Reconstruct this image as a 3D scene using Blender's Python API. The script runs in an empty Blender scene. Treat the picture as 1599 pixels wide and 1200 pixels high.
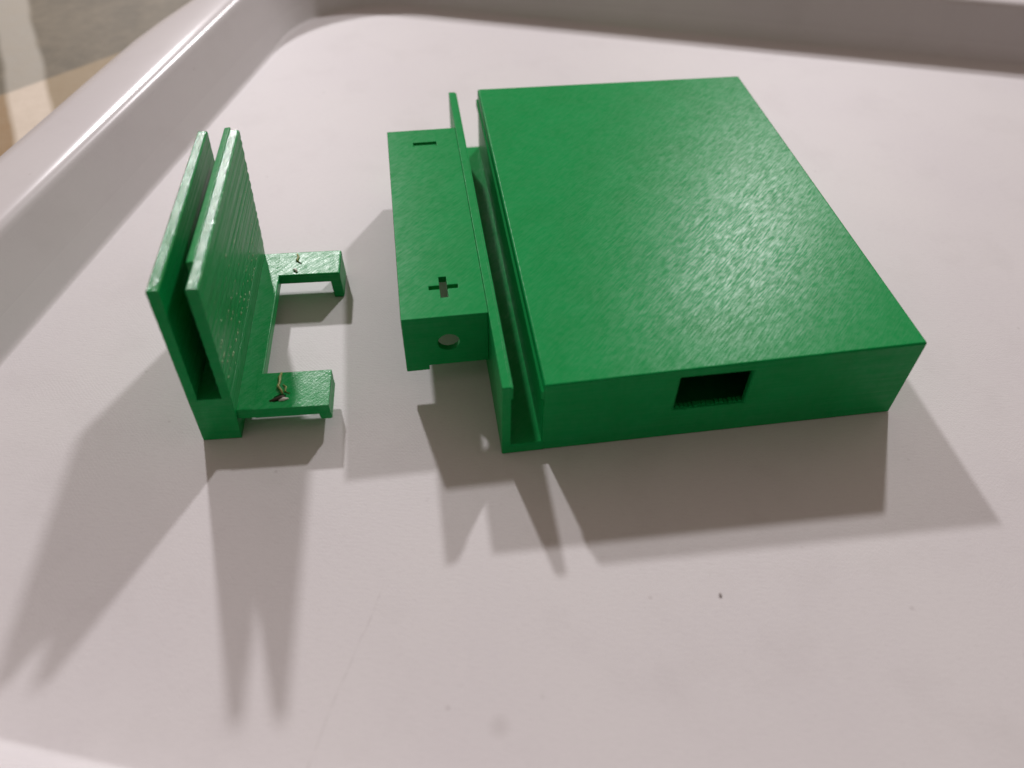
import bpy, bmesh, math, random
from mathutils import Vector, Matrix
random.seed(7)
MM = 0.001
sc = bpy.context.scene
col = sc.collection

# ------------------------------------------------------------------ camera
cam_d = bpy.data.cameras.new('camera')
cam = bpy.data.objects.new('camera', cam_d)
col.objects.link(cam)
cam.location = (-12.33 * MM, -90.73 * MM, 122.81 * MM)
cam.rotation_euler = (0.7296, -0.0100, -0.1430)
cam_d.sensor_fit = 'HORIZONTAL'
cam_d.sensor_width = 36.0
cam_d.lens = 36.0 * 1226.55 / 1599.0
cam_d.clip_start = 0.005
cam_d.clip_end = 20.0
cam_d.dof.use_dof = True
cam_d.dof.focus_distance = 0.168
cam_d.dof.aperture_fstop = 11.5
sc.camera = cam

# ------------------------------------------------------------------ room light
w = bpy.data.worlds.new('World')
sc.world = w
w.use_nodes = True
bg = w.node_tree.nodes['Background']
# dim room: the ceiling and the far side by the lamps are pale, the near side is dark
_t = w.node_tree
_tc = _t.nodes.new('ShaderNodeTexCoord')
_dot = _t.nodes.new('ShaderNodeVectorMath')
_dot.operation = 'DOT_PRODUCT'
_dot.inputs[1].default_value = (0.0, 0.5, 0.866)
_mr = _t.nodes.new('ShaderNodeMapRange')
_mr.interpolation_type = 'SMOOTHSTEP'
_mx = _t.nodes.new('ShaderNodeMix')
_mx.data_type = 'RGBA'
_t.links.new(_tc.outputs['Generated'], _dot.inputs[0])
_t.links.new(_dot.outputs['Value'], _mr.inputs[0])
_mr.inputs[1].default_value = -0.1
_mr.inputs[2].default_value = 0.85
_t.links.new(_mr.outputs[0], _mx.inputs[0])
_mx.inputs[6].default_value = (0.074, 0.053, 0.044, 1)
_mx.inputs[7].default_value = (0.290, 0.232, 0.200, 1)
_t.links.new(_mx.outputs[2], bg.inputs[0])
bg.inputs[1].default_value = 1.0

def lamp(name, loc, radius, power, colour):
    d = bpy.data.lights.new(name, 'POINT')
    d.energy = power
    d.shadow_soft_size = radius
    d.color = colour
    o = bpy.data.objects.new(name, d)
    col.objects.link(o)
    o.location = [v * MM for v in loc]
    return o
lamp('lamp_window_side', (-199, 957, 690), 0.024, 25.0, (1.0, 0.962, 0.985))
lamp('lamp_room_side', (749, 1297, 1122), 0.042, 56.5, (1.0, 0.962, 0.985))

sc.view_settings.view_transform = 'Standard'
sc.view_settings.look = 'None'
sc.view_settings.exposure = 0.06
sc.view_settings.gamma = 1.0
sc.view_settings.use_curve_mapping = False

# ------------------------------------------------------------------ node helpers
class NT:
    def __init__(self, name):
        self.m = bpy.data.materials.new(name)
        self.m.use_nodes = True
        self.t = self.m.node_tree
        self.b = self.t.nodes['Principled BSDF']
    def n(self, typ, **kw):
        nd = self.t.nodes.new(typ)
        for k, v in kw.items():
            setattr(nd, k, v)
        return nd
    def link(self, a, b):
        self.t.links.new(a, b)
    def put(self, sock, v):
        if hasattr(v, 'is_output'):
            self.link(v, sock)
        else:
            sock.default_value = v
    def math(self, op, a, b=0.0, c=0.0, clamp=False):
        nd = self.n('ShaderNodeMath', operation=op)
        nd.use_clamp = clamp
        for i, v in enumerate((a, b, c)):
            self.put(nd.inputs[i], v)
        return nd.outputs[0]
    def mm(self):
        tc = self.n('ShaderNodeTexCoord')
        s = self.n('ShaderNodeVectorMath', operation='SCALE')
        self.link(tc.outputs['Object'], s.inputs[0])
        s.inputs['Scale'].default_value = 1000.0
        return s.outputs[0]
    def mapped(self, vec, scale=(1, 1, 1), rot=(0, 0, 0), loc=(0, 0, 0)):
        if any(rot):
            r = self.n('ShaderNodeMapping')
            self.link(vec, r.inputs[0])
            r.inputs['Rotation'].default_value = rot
            vec = r.outputs[0]
        m = self.n('ShaderNodeMapping')
        self.link(vec, m.inputs[0])
        m.inputs['Location'].default_value = loc
        m.inputs['Scale'].default_value = scale
        return m.outputs[0]
    def noise(self, vec, scale=1.0, detail=2.0, rough=0.5):
        nd = self.n('ShaderNodeTexNoise')
        self.link(vec, nd.inputs['Vector'])
        nd.inputs['Scale'].default_value = scale
        nd.inputs['Detail'].default_value = detail
        nd.inputs['Roughness'].default_value = rough
        return nd.outputs[0]
    def ramp(self, f, a, b, lo=0.0, hi=1.0):
        nd = self.n('ShaderNodeMapRange')
        self.put(nd.inputs[0], f)
        for i, v in enumerate((a, b, lo, hi)):
            nd.inputs[i + 1].default_value = v
        return nd.outputs[0]
    def mix(self, f, a, b):
        nd = self.n('ShaderNodeMix', data_type='RGBA')
        self.put(nd.inputs[0], f)
        self.put(nd.inputs[6], a)
        self.put(nd.inputs[7], b)
        return nd.outputs[2]
    def xyz(self, vec):
        s = self.n('ShaderNodeSeparateXYZ')
        self.link(vec, s.inputs[0])
        return s.outputs
    def bump(self, h, dist_mm, strength=1.0, normal=None):
        nd = self.n('ShaderNodeBump')
        nd.inputs['Strength'].default_value = strength
        nd.inputs['Distance'].default_value = dist_mm * MM
        self.link(h, nd.inputs['Height'])
        if normal is not None:
            self.link(normal, nd.inputs['Normal'])
        return nd.outputs[0]

def printed_plastic(name, stroke, grit, top_rough, side_rough, top_spec, side_spec):
    """green PLA: 45 degree infill strokes on level faces, layer lines on upright ones"""
    N = NT(name)
    v = N.mm()
    g = N.n('ShaderNodeNewGeometry')
    nz = N.math('ABSOLUTE', N.xyz(g.outputs['Normal'])[2])
    top = N.ramp(nz, 0.55, 0.85)
    # strokes of the nozzle on level faces, laid side by side at 45 degrees
    blot = N.noise(v, 0.12, 3.0, 0.6)
    gr = N.noise(v, 2.6, 2.0, 0.6)
    rv = N.mapped(v, scale=(1, 1, 1), rot=(0, 0, math.radians(-45)))
    across = N.xyz(rv)[1]
    wander = N.math('MULTIPLY', N.noise(v, 0.5, 2.0), 3.0)
    line = N.math('SINE', N.math('ADD', N.math('MULTIPLY', across, 2 * math.pi / 0.46), wander))
    st = N.noise(N.mapped(v, scale=(0.36, 3.2, 0.3), rot=(0, 0, math.radians(-45))), 1.0, 2.0, 0.65)
    patch = N.noise(N.mapped(v, scale=(0.7, 0.9, 0.5), loc=(7, 3, 1)), 1.0, 2.0, 0.6)
    htop = N.math('ADD', N.math('MULTIPLY', line, 0.05 * stroke), N.math('MULTIPLY', st, 0.16 * stroke))
    htop = N.math('ADD', htop, N.math('MULTIPLY', gr, grit))
    # layer lines on upright faces
    ly = N.noise(N.mapped(v, scale=(0.05, 0.05, 3.2)), 1.0, 2.0, 0.7)
    hs = N.math('ADD', N.math('MULTIPLY', ly, 0.45), N.math('MULTIPLY', gr, grit * 0.35))
    def fmix(f, a, b):
        m = N.n('ShaderNodeMix', data_type='FLOAT')
        N.put(m.inputs[0], f); N.put(m.inputs[2], a); N.put(m.inputs[3], b)
        return m.outputs[0]
    N.link(N.bump(fmix(top, hs, htop), 0.05, 1.0), N.b.inputs['Normal'])
    c = N.mix(N.ramp(blot, 0.3, 0.7), (0.0040, 0.272, 0.060, 1), (0.0060, 0.300, 0.072, 1))
    c = N.mix(N.math('MULTIPLY', N.ramp(st, 0.35, 0.75, 0.0, 0.16), top), c, (0.008, 0.325, 0.088, 1))
    N.link(c, N.b.inputs['Base Color'])
    st = fmix(top, ly, st)
    N.link(N.math('ADD', fmix(top, side_rough, top_rough), N.ramp(st, 0.3, 0.7, 0.04, -0.04)), N.b.inputs['Roughness'])
    # gloss breaks up stroke by stroke
    sp = N.math('MULTIPLY', N.ramp(st, 0.36, 0.66, 0.5, 1.5), N.ramp(patch, 0.32, 0.68, 0.7, 1.3))
    N.link(N.math('MULTIPLY', fmix(top, side_spec, top_spec), sp), N.b.inputs['Specular IOR Level'])
    N.b.inputs['IOR'].default_value = 1.46
    return N.m

M_CASE = printed_plastic('green_printed_case', 0.32, 0.010, 0.335, 0.40, 0.105, 0.16)
M_CLIP = printed_plastic('green_printed_clip', 0.8, 0.9, 0.32, 0.34, 0.34, 0.24)
M_PLATE = printed_plastic('green_printed_clip_plate', 0.8, 2.2, 0.20, 0.30, 0.80, 0.13)

def plain(name, colour, rough, scale=0.5, var=0.25):
    N = NT(name)
    v = N.mm()
    f = N.noise(v, scale, 3.0, 0.6)
    a = tuple(x * (1 - var) for x in colour) + (1,)
    b = tuple(min(1, x * (1 + var)) for x in colour) + (1,)
    N.link(N.mix(N.ramp(f, 0.3, 0.7), a, b), N.b.inputs['Base Color'])
    N.b.inputs['Roughness'].default_value = rough
    return N.m
M_STRING = plain('scorched_plastic', (0.30, 0.32, 0.09), 0.4, 1.5)
M_CHAR = plain('charred_plastic', (0.035, 0.022, 0.010), 0.6, 2.0)
M_WHISK = plain('pale_shaving', (0.75, 0.72, 0.66), 0.3, 2.0, 0.1)
M_FLECK = plain('pale_glint_plastic', (0.42, 0.58, 0.33), 0.2, 1.2, 0.3)  # pale colour imitates glints on the ridged plate
M_CRUMB = plain('grey_lint', (0.30, 0.26, 0.245), 0.8, 2.0)

# ------------------------------------------------------------------ mesh helpers
def mesh_obj(name, bm, mat, parent=None, loc=(0, 0, 0), smooth=False):
    bmesh.ops.recalc_face_normals(bm, faces=bm.faces[:])
    me = bpy.data.meshes.new(name)
    for vv in bm.verts:
        vv.co = vv.co * MM
    bm.to_mesh(me)
    bm.free()
    me.materials.append(mat)
    if smooth:
        for p in me.polygons:
            p.use_smooth = True
    o = bpy.data.objects.new(name, me)
    col.objects.link(o)
    o.parent = parent
    o.location = [c * MM for c in loc]
    return o

def bm_box(x0, x1, y0, y1, z0, z1, bm=None):
    bm = bm or bmesh.new()
    vs = [bm.verts.new((x, y, z)) for x in (x0, x1) for y in (y0, y1) for z in (z0, z1)]
    for f in ((0, 1, 3, 2), (4, 6, 7, 5), (0, 4, 5, 1), (2, 3, 7, 6), (0, 2, 6, 4), (1, 5, 7, 3)):
        bm.faces.new([vs[i] for i in f])
    return bm

def bm_prism(profile, y0, y1):
    """profile in x,z drawn out along y"""
    bm = bmesh.new()
    a = [bm.verts.new((x, y0, z)) for x, z in profile]
    b = [bm.verts.new((x, y1, z)) for x, z in profile]
    bm.faces.new(a)
    bm.faces.new(list(reversed(b)))
    n = len(a)
    for i in range(n):
        j = (i + 1) % n
        bm.faces.new((a[i], b[i], b[j], a[j]))
    bmesh.ops.recalc_face_normals(bm, faces=bm.faces[:])
    return bm

def bm_cyl_y(cx, cz, r, y0, y1, n=32):
    return bm_prism([(cx + r * math.cos(2 * math.pi * i / n), cz + r * math.sin(2 * math.pi * i / n)) for i in range(n)], y0, y1)

def bm_tube(pts, radii, n=7):
    bm = bmesh.new()
    pts = [Vector(p) for p in pts]
    rings = []
    for i, p in enumerate(pts):
        d = (pts[min(i + 1, len(pts) - 1)] - pts[max(i - 1, 0)]).normalized()
        s = d.orthogonal().normalized()
        t = d.cross(s)
        rings.append([bm.verts.new(p + (s * math.cos(2 * math.pi * k / n) + t * math.sin(2 * math.pi * k / n)) * radii[i]) for k in range(n)])
    for a, b in zip(rings, rings[1:]):
        for k in range(n):
            bm.faces.new((a[k], a[(k + 1) % n], b[(k + 1) % n], b[k]))
    bm.faces.new(rings[0]); bm.faces.new(list(reversed(rings[-1])))
    return bm

def finish(o, cutters=(), bevel=0.25, seg=3):
    """cut the openings, round the edges, and keep the result as plain mesh"""
    tmp = []
    for bm in cutters:
        c = mesh_obj('cutter', bm, M_CASE)
        c.parent = o.parent
        c.location = o.location
        m = o.modifiers.new('cut', 'BOOLEAN')
        m.operation = 'DIFFERENCE'
        m.solver = 'EXACT'
        m.object = c
        tmp.append(c)
    if bevel:
        b = o.modifiers.new('round', 'BEVEL')
        b.width = bevel * MM
        b.segments = seg
        b.limit_method = 'ANGLE'
        b.angle_limit = math.radians(40)
        b.use_clamp_overlap = True
        b.harden_normals = True
    bpy.context.view_layer.update()
    dg = bpy.context.evaluated_depsgraph_get()
    me = bpy.data.meshes.new_from_object(o.evaluated_get(dg))
    me.name = o.name
    o.modifiers.clear()
    o.data = me
    for c in tmp:
        bpy.data.objects.remove(c)
    return o

def thing(name, label, cat, loc=(0, 0, 0), rz=0.0):
    o = bpy.data.objects.new(name, None)
    o.empty_display_size = 0.01
    col.objects.link(o)
    o.location = [c * MM for c in loc]
    o.rotation_euler = (0, 0, rz)
    o['label'] = label
    o['category'] = cat
    return o

# ------------------------------------------------------------------ tabletop under the tray
def tabletop_material():
    N = NT('striped_table_cover')
    v = N.mm()
    x, y, z = N.xyz(v)
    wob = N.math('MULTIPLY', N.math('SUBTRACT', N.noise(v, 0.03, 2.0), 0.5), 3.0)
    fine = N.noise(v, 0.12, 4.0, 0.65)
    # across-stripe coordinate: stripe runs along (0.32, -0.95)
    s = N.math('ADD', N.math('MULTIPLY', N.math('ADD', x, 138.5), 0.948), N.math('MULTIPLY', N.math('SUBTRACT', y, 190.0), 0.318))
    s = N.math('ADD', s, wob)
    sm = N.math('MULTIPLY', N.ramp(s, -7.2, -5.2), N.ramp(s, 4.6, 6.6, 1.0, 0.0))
    # shade painted into the cover colour beyond the line (0.78, 0.63)
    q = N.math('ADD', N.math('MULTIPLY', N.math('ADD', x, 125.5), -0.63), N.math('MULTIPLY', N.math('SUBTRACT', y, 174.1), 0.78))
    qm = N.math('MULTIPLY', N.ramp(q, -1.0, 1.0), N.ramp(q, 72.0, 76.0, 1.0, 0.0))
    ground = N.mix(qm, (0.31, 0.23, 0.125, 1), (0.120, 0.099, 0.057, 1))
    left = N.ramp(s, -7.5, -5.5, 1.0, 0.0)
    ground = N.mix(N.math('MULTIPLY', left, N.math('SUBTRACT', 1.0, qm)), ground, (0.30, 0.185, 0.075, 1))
    strip = N.mix(qm, (0.72, 0.62, 0.50, 1), (0.38, 0.355, 0.295, 1))  # stripe painted greyer where it crosses into the shade
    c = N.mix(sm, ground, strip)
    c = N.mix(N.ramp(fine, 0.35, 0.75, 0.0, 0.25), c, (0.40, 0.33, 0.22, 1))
    N.link(c, N.b.inputs['Base Color'])
    N.b.inputs['Roughness'].default_value = 0.6
    N.link(N.bump(fine, 0.15), N.b.inputs['Normal'])
    return N.m
TABLE_Z = -3.5
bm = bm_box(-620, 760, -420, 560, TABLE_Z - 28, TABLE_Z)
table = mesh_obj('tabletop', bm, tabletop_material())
table['kind'] = 'structure'
table['label'] = 'brown table cover with a pale stripe under the tray'

# ------------------------------------------------------------------ tray
YAW = math.radians(-19.6)
TU, TN = 64.8, 62.55              # centre of the tray floor in tray axes
ux, uy = math.cos(YAW), math.sin(YAW)
TRAY_C = (TU * ux - TN * uy, TU * uy + TN * ux)

def tray_material():
    N = NT('white_tray_plastic')
    v = N.mm()
    # same axes as the scene, origin at the tray centre: shift back
    p = N.mapped(v, loc=(TRAY_C[0], TRAY_C[1], 0))
    x, y, z = N.xyz(p)
    broad = N.noise(p, 0.02, 3.0, 0.55)
    c = N.mix(N.ramp(broad, 0.3, 0.7), (0.690, 0.658, 0.670, 1), (0.722, 0.695, 0.695, 1))
    # fine embossed weave of the tray floor
    rp = N.mapped(p, rot=(0, 0, math.radians(11)))
    wx, wy, wz = N.xyz(rp)
    jit = N.math('MULTIPLY', N.noise(p, 0.35, 2.0), 5.0)
    w1 = N.math('SINE', N.math('ADD', N.math('MULTIPLY', wx, 7.5), jit))
    w2 = N.math('SINE', N.math('ADD', N.math('MULTIPLY', wy, 7.5), jit))
    weave = N.math('MULTIPLY', w1, w2)
    patch = N.ramp(N.noise(p, 0.06, 3.0, 0.6), 0.42, 0.66)
    flat = N.ramp(z, 0.05, 0.6, 1.0, 0.0)
    weave = N.math('MULTIPLY', N.math('MULTIPLY', weave, patch), flat)
    fine = N.noise(N.mapped(p, scale=(0.6, 2.4, 1), rot=(0, 0, math.radians(11))), 1.0, 4.0, 0.75)
    h = N.math('ADD', N.math('MULTIPLY', weave, 0.16), N.math('MULTIPLY', N.math('MULTIPLY', fine, flat), 1.2))
    N.link(N.bump(h, 0.034), N.b.inputs['Normal'])
    # hairline scratch
    sx = N.math('ADD', -13.2, N.math('MULTIPLY', y, 0.43))
    sx = N.math('ADD', sx, N.math('MULTIPLY', N.math('SUBTRACT', N.noise(p, 0.10, 1.0), 0.5), 1.6))
    d = N.math('ABSOLUTE', N.math('SUBTRACT', x, sx))
    line = N.ramp(d, 0.04, 0.22, 1.0, 0.0)
    seg = N.math('MULTIPLY', N.ramp(y, -60.0, -56.0), N.ramp(y, -28.0, -23.0, 1.0, 0.0))
    brk = N.ramp(N.noise(p, 0.5, 2.0), 0.38, 0.58, 0.15, 0.75)
    scr = N.math('MULTIPLY', N.math('MULTIPLY', line, seg), N.math('MULTIPLY', brk, 0.24))
    # scattered specks and one smudge
    vo = N.n('ShaderNodeTexVoronoi')
    N.link(N.mapped(p, scale=(0.14, 0.14, 0.14)), vo.inputs['Vector'])
    vo.inputs['Scale'].default_value = 1.0
    spot = N.ramp(vo.outputs['Distance'], 0.02, 0.075, 1.0, 0.0)
    pick = N.ramp(N.xyz(vo.outputs['Color'])[0], 0.68, 0.9)
    spot = N.math('MULTIPLY', N.math('MULTIPLY', spot, pick), 0.22)
    dx = N.math('SUBTRACT', x, -7.2); dy = N.math('SUBTRACT', y, -50.6)
    rr = N.math('SQRT', N.math('ADD', N.math('MULTIPLY', dx, dx), N.math('MULTIPLY', dy, dy)))
    smud = N.math('MULTIPLY', N.ramp(rr, 0.4, 2.2, 1.0, 0.0), 0.16)
    vf = N.n('ShaderNodeTexVoronoi')
    N.link(N.mapped(p, scale=(0.42, 0.36, 0.4), loc=(5, 2, 0)), vf.inputs['Vector'])
    vf.inputs['Scale'].default_value = 1.0
    dust = N.math('MULTIPLY', N.ramp(vf.outputs['Distance'], 0.03, 0.11, 1.0, 0.0), N.ramp(N.xyz(vf.outputs['Color'])[1], 0.72, 1.0, 0.0, 0.16))
    cloud = N.math('MULTIPLY', N.ramp(N.noise(p, 0.055, 4.0, 0.6), 0.52, 0.75), 0.07)
    spot = N.math('MAXIMUM', spot, N.math('MAXIMUM', dust, cloud))
    dirt = N.math('MAXIMUM', N.math('MAXIMUM', scr, spot), smud)
    c = N.mix(N.ramp(fine, 0.4, 0.75, 0.0, 0.22), c, (0.80, 0.76, 0.75, 1))
    c = N.mix(N.math('MULTIPLY', N.ramp(fine, 0.44, 0.26, 0.0, 0.16), flat), c, (0.45, 0.40, 0.39, 1))
    c = N.mix(dirt, c, (0.22, 0.18, 0.16, 1))
    N.link(c, N.b.inputs['Base Color'])
    N.link(N.ramp(z, 0.3, 6.0, 0.48, 0.24), N.b.inputs['Roughness'])
    N.b.inputs['IOR'].default_value = 1.48
    N.link(N.ramp(z, 0.3, 6.0, 0.22, 0.5), N.b.inputs['Specular IOR Level'])
    return N.m

def rounded_rect(hx, hy, r, nseg=14, nside=14):
    out = []
    for k, (sx, sy) in enumerate(((1, 1), (-1, 1), (-1, -1), (1, -1))):
        for i in range(nseg + 1):
            a = math.pi / 2 * (k + i / nseg)
            out.append((sx * (hx - r) + r * math.cos(a), sy * (hy - r) + r * math.sin(a)))
        if k in (1, 3):      # straight run of a short side
            for i in range(1, nside):
                out.append((sx * hx, sy * (hy - r) * (1 - 2 * i / nside)))
    return out

PROFILE = [(-1.2, 0.0), (-0.8, 0.03), (-0.3, 0.22), (0.1, 0.6), (0.4, 1.1), (7.6, 14.2), (8.1, 15.1), (8.9, 15.9), (10.0, 16.35),
           (11.5, 16.5), (14.0, 16.4), (17.5, 15.8), (20.0, 14.8), (21.5, 13.4), (22.2, 11.5), (22.4, 9.2), (21.4, 9.0), (20.4, 11.6),
           (18.0, 13.2), (12.0, 14.0), (10.2, 13.2), (3.4, 0.2), (2.2, -2.6), (1.2, -3.5)]
bm = bmesh.new()
loops = []
for o_, z_ in PROFILE:
    pts = rounded_rect(174.6 + o_, 130.05 + o_, 34.0 + o_, 16)
    if o_ > 11.0:            # the rim broadens into a grip along the two short sides
        wide = 7.5 * min(1.0, (o_ - 11.0) / 8.0)
        out = []
        for px, py in pts:
            k = max(0.0, min(1.0, (124.0 - abs(py)) / 75.0))
            k = k * k * (3 - 2 * k)
            out.append((px + math.copysign(wide * k, px) * (1.0 if abs(px) > 120 else 0.0), py))
        pts = out
    loops.append([bm.verts.new((px * ux - py * uy, px * uy + py * ux, z_)) for px, py in pts])
for a, b in zip(loops, loops[1:]):
    for i in range(len(a)):
        j = (i + 1) % len(a)
        bm.faces.new((a[i], a[j], b[j], b[i]))
floor_face = bm.faces.new(loops[0])
bm.faces.new(list(reversed(loops[-1])))
tray = mesh_obj('serving_tray', bm, tray_material(), loc=(TRAY_C[0], TRAY_C[1], 0), smooth=True)
max(tray.data.polygons, key=lambda q: (len(q.vertices), q.center.z)).use_smooth = False
tray['label'] = 'white plastic tray with raised rounded rim holding the green parts'
tray['category'] = 'tray'

# ------------------------------------------------------------------ battery case
W, L, XC, T, ZF, HW = 80.0, 105.6, 7.66, 1.72, 2.62, 19.2
H_FL, H_FR, H_BL, H_BR = 18.6, 19.9, 19.6, 18.8     # printed lid is very slightly warped
case = thing('battery_case', 'large flat green printed box with side channel and rectangular port', 'plastic case')

bm = bm_box(XC, W, 0, L, 0.0, 19.0)
for vv in bm.verts:
    if vv.co.z > 10:
        vv.co.z = {(0, 0): H_FL, (1, 0): H_FR, (0, 1): H_BL, (1, 1): H_BR}[(int(vv.co.x > 40), int(vv.co.y > 50))]
body = mesh_obj('box_body', bm, M_CASE, case)
finish(body, [bm_box(XC + 1.6, W - 1.6, 1.6, L - 1.6, 2.0, 16.9), bm_box(33.1, 47.0, -2, 4, 7.9, 16.9)], 0.5)

# ragged lower lip of the port
bm = bmesh.new()
for i in range(15):
    x0 = 33.6 + i * 0.88
    hgt = random.uniform(0.10, 0.38)
    bm_box(x0, x0 + random.uniform(0.5, 0.86), 0.35 + random.uniform(0, 0.4), 1.5, 7.8, 7.95 + hgt, bm)
mesh_obj('port_burr', bm, M_CASE, case)

prof = [(0, 0), (XC + 0.6, 0), (XC + 0.6, ZF), (T, ZF), (T, HW), (0, HW)]
rail = mesh_obj('channel_rail', bm_prism(prof, -0.04, L - 0.04), M_CASE, case)
finish(rail, [], 0.22)
bead = mesh_obj('snap_bead', bm_prism([(T - 0.1, HW - 3.4), (T + 0.30, HW - 3.2), (T + 0.30, HW - 0.25), (T - 0.1, HW - 0.22)], 0.1, L - 0.3), M_CASE, case)
bead = mesh_obj('snap_bead', bm_prism([(XC + 0.1, 14.6), (XC - 0.42, 15.0), (XC - 0.42, 16.6), (XC + 0.1, 17.0)], 0.3, L - 0.3), M_CASE, case)

# battery holder on the outside of the rail: open underneath, + and - cut through its roof
XB, YB0, YB1, ZB = -16.85, 19.74, 87.8, 4.75
holder = mesh_obj('battery_holder', bm_box(XB, -0.02, YB0, YB1, ZB, HW - 0.03), M_CASE, case)
PX, PY = -7.95, 28.3
cuts = [bm_box(XB - 3.0, -1.0, YB0 + 1.5, YB1 - 1.5, ZB - 3, HW - 1.5),
        bm_box(-12.2, 1.0, YB0 - 2, YB1 + 2, ZB - 3, 6.0),
        bm_cyl_y(PX, 12.1, 2.15, YB0 - 2, YB0 + 5),
        bm_prism([(PX - 0.75, HW - 4), (PX + 0.75, HW - 4), (PX + 0.75, HW + 2), (PX - 0.75, HW + 2)], PY - 3.05, PY + 3.05),
        bm_box(PX - 2.9, PX + 2.9, PY - 0.52, PY + 0.52, HW - 4, HW + 2.1),
        bm_box(PX - 2.8, PX + 2.8, 80.2, 81.9, HW - 0.5, HW + 2)]
finish(holder, cuts, 0.16, 2)

# ------------------------------------------------------------------ clip bracket
clip = thing('clip_bracket', 'small green printed clip of two upright plates with two footed arms', 'plastic clip', (-57.55, 11.19, 0), -0.0505)
LC, HC = 48.3, 38.6
def lean(x, z):
    return x
base = mesh_obj('clip_base', bm_prism([(0, 0), (7.45, 0), (8.3, 12.1), (0.45, 12.1)], 0, LC), M_CLIP, clip)
finish(base, [bm_box(1.95, 6.64, -2, LC + 2, 11.87, 14)], 0.25)
def plate_profile(xb0, xb1, xt0, xt1, z0, z1, amp_in, amp_out):
    """upright plate whose faces carry the coarse ridges of badly stacked layers"""
    right, left = [], []
    n = 96
    for i in range(n + 1):
        f = i / n
        z = z0 + (z1 - 0.25 - z0) * f
        r = abs(math.sin(math.pi * z / 2.45 + 0.5 * math.sin(z * 0.7))) ** 0.6
        r2 = abs(math.sin(math.pi * z / 1.22 + 1.0))
        wob = random.uniform(-0.02, 0.02)
        right.append((xb1 + (xt1 - xb1) * f + amp_out * (r - 0.6 + 0.35 * r2) + wob, z))
        left.append((xb0 + (xt0 - xb0) * f - amp_in * (r - 0.6 + 0.35 * r2) + wob, z))
    return right + [(xt1 - 0.25, z1), (xt0 + 0.25, z1)] + left[::-1]
mesh_obj('upright_plate', bm_prism(plate_profile(0.36, 2.0, 1.5, 3.45, 9.5, HC, 0.03, 0.05), 0.03, LC), M_PLATE, clip)
mesh_obj('upright_plate', bm_prism(plate_profile(6.55, 8.10, 7.74, 9.68, 9.5, HC, 0.12, 0.16), 0.03, LC), M_PLATE, clip)
# pale flecks added as painted glints, strung along the layer ridges
bm = bmesh.new()
for k in range(150):
    zz = 2.45 * (random.randrange(5, 13) + 0.5) - 0.3 + random.uniform(-0.15, 0.15)
    yy = random.uniform(1.0, LC - 2.0)
    if zz > 33 or random.random() < (zz - 12) / 34.0:
        continue
    xx = 8.10 + (9.68 - 8.10) * (zz - 9.5) / (HC - 9.5) + 0.10
    r = random.uniform(0.07, 0.15)
    bmesh.ops.create_icosphere(bm, subdivisions=1, radius=r, matrix=Matrix.Translation((xx, yy, zz)) @ Matrix.Diagonal((0.7, 3.2, 1.0, 1.0)))
glint_obj = mesh_obj('glint_flecks', bm, M_FLECK, clip, smooth=True)
glint_obj['kind'] = 'stuff'
bead = mesh_obj('snap_bead', bm_prism([(7.55, HC - 5.2), (6.30, HC - 4.2), (6.55, HC - 0.2), (7.8, HC - 0.05)], 7.0, LC + 1.4), M_CLIP, clip)
finish(bead, [], 0.2)
ZA, ZU = 7.25, 4.7
ledge = mesh_obj('side_ledge', bm_box(7.6, 12.0, 0.86, LC - 0.1, ZU + 0.02, ZA - 0.03), M_CLIP, clip)
finish(ledge, [], 0.25)

def arm(y0, y1, foot_z, hole):
    a = mesh_obj('arm', bm_box(11.0, 25.4, y0, y1, ZU, ZA), M_CLIP, clip)
    cuts = []
    if hole:
        b = bmesh.new()
        n = 9
        ring = [(15.6 + 1.5 * math.cos(6.283 * i / n) * random.uniform(0.7, 1.15), y0 + 2.6 + 0.75 * math.sin(6.283 * i / n) * random.uniform(0.7, 1.2) + 0.5 * math.cos(6.283 * i / n)) for i in range(n)]
        lo = [b.verts.new((x, y, ZA - 1.1)) for x, y in ring]
        hi = [b.verts.new((x, y, ZA + 1)) for x, y in ring]
        b.faces.new(lo); b.faces.new(list(reversed(hi)))
        for i in range(n):
            b.faces.new((lo[i], lo[(i + 1) % n], hi[(i + 1) % n], hi[i]))
        bmesh.ops.recalc_face_normals(b, faces=b.faces[:])
        cuts.append(b)
    finish(a, cuts, 0.45)
    f = mesh_obj('foot', bm_prism([(23.0, ZU + 0.6), (23.2, foot_z), (25.55, foot_z), (25.37, ZU + 0.6)], y0 + 0.04, y1 - 0.04), M_CLIP, a)
    finish(f, [], 0.4)
    return a
front_arm = arm(0.83, 10.27, 3.0, True)
front_arm['label'] = 'green arm with a scorched pit and a broken off foot'
back_arm = arm(39.9, LC + 0.02, 0.0, False)

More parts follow.
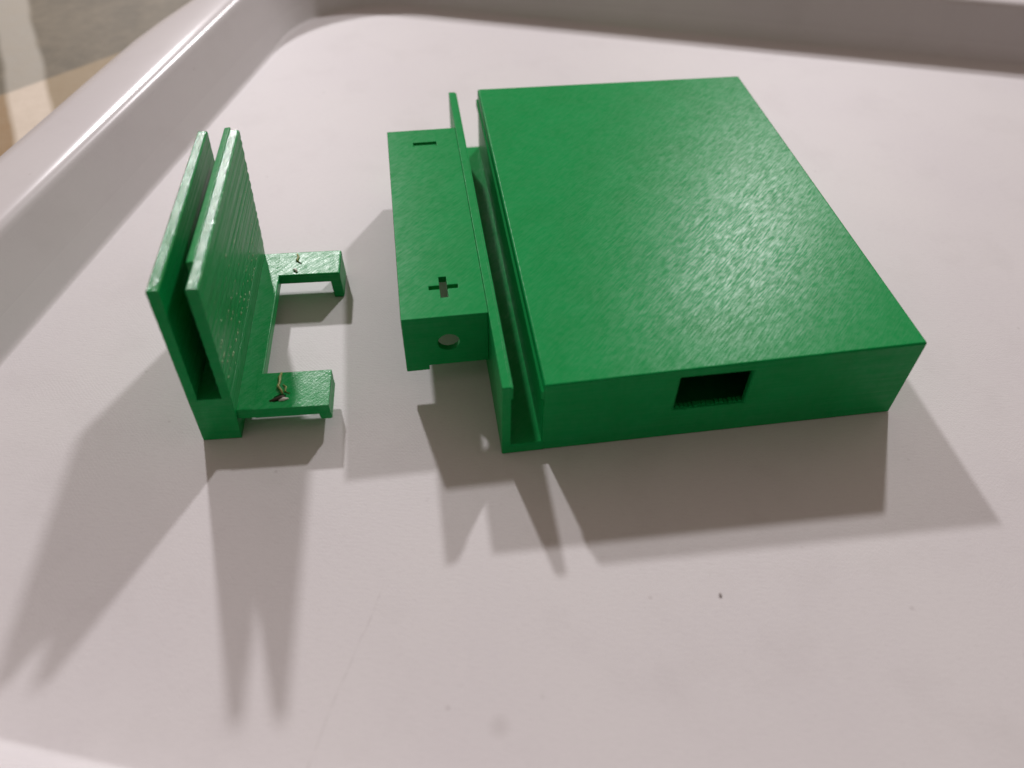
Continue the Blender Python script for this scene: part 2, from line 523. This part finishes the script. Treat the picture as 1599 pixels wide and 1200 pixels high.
# scorched stringing on the front arm, melted beads on the rear arm
def strand(parent, name, pts, r, mat):
    rad = [r * random.uniform(0.7, 1.2) for _ in pts]
    rad[0] *= 0.5; rad[-1] *= 0.5
    return mesh_obj(name, bm_tube(pts, rad), mat, parent, smooth=True)
strand(front_arm, 'plastic_string', [(15.6, 10.1, ZA + 0.05), (15.4, 8.8, ZA + 0.25), (15.5, 7.4, ZA + 0.2), (15.3, 6.3, ZA + 0.35), (16.0, 5.2, ZA + 0.3), (16.4, 4.3, ZA + 0.15)], 0.30, M_STRING)
strand(front_arm, 'plastic_string', [(16.2, 6.8, ZA + 0.1), (16.9, 6.0, ZA + 0.22), (16.7, 5.0, ZA + 0.15), (17.7, 4.4, ZA + 0.1)], 0.22, M_STRING)
strand(front_arm, 'charred_scrap', [(14.0, 2.7, ZA - 0.1), (14.9, 3.2, ZA - 0.2), (15.9, 3.6, ZA - 0.2), (16.8, 3.8, ZA - 0.05)], 0.5, M_CHAR)
strand(front_arm, 'pale_shaving', [(15.8, 2.7, ZA + 0.05), (16.7, 3.0, ZA + 0.15), (17.6, 3.1, ZA + 0.05)], 0.34, M_WHISK)
strand(back_arm, 'pale_shaving', [(15.0, 42.0, ZA + 0.05), (15.5, 41.5, ZA + 0.25), (15.9, 40.9, ZA + 0.05)], 0.42, M_WHISK)
strand(back_arm, 'plastic_string', [(15.3, 47.6, ZA + 0.05), (15.8, 46.2, ZA + 0.2), (15.5, 45.0, ZA + 0.2), (16.6, 43.9, ZA + 0.1)], 0.28, M_STRING)

# ------------------------------------------------------------------ crumbs on the tray
def crumb(name, label, x, y, s, mat):
    bm = bmesh.new()
    bmesh.ops.create_icosphere(bm, subdivisions=2, radius=1.0)
    for vv in bm.verts:
        k = random.uniform(0.75, 1.2)
        vv.co = Vector((vv.co.x * s * 0.5 * k, vv.co.y * s * k, vv.co.z * s * 0.35 * k))
    lo = min(vv.co.z for vv in bm.verts)
    for vv in bm.verts:
        vv.co.z -= lo
    o = mesh_obj(name, bm, mat, loc=(x, y, 0.0), smooth=True)
    o['label'] = label
    o['category'] = 'crumb'
crumb('lint_speck', 'tiny dark grey speck lying alone on the open tray floor', 32.7, -34.5, 0.42, M_CRUMB)
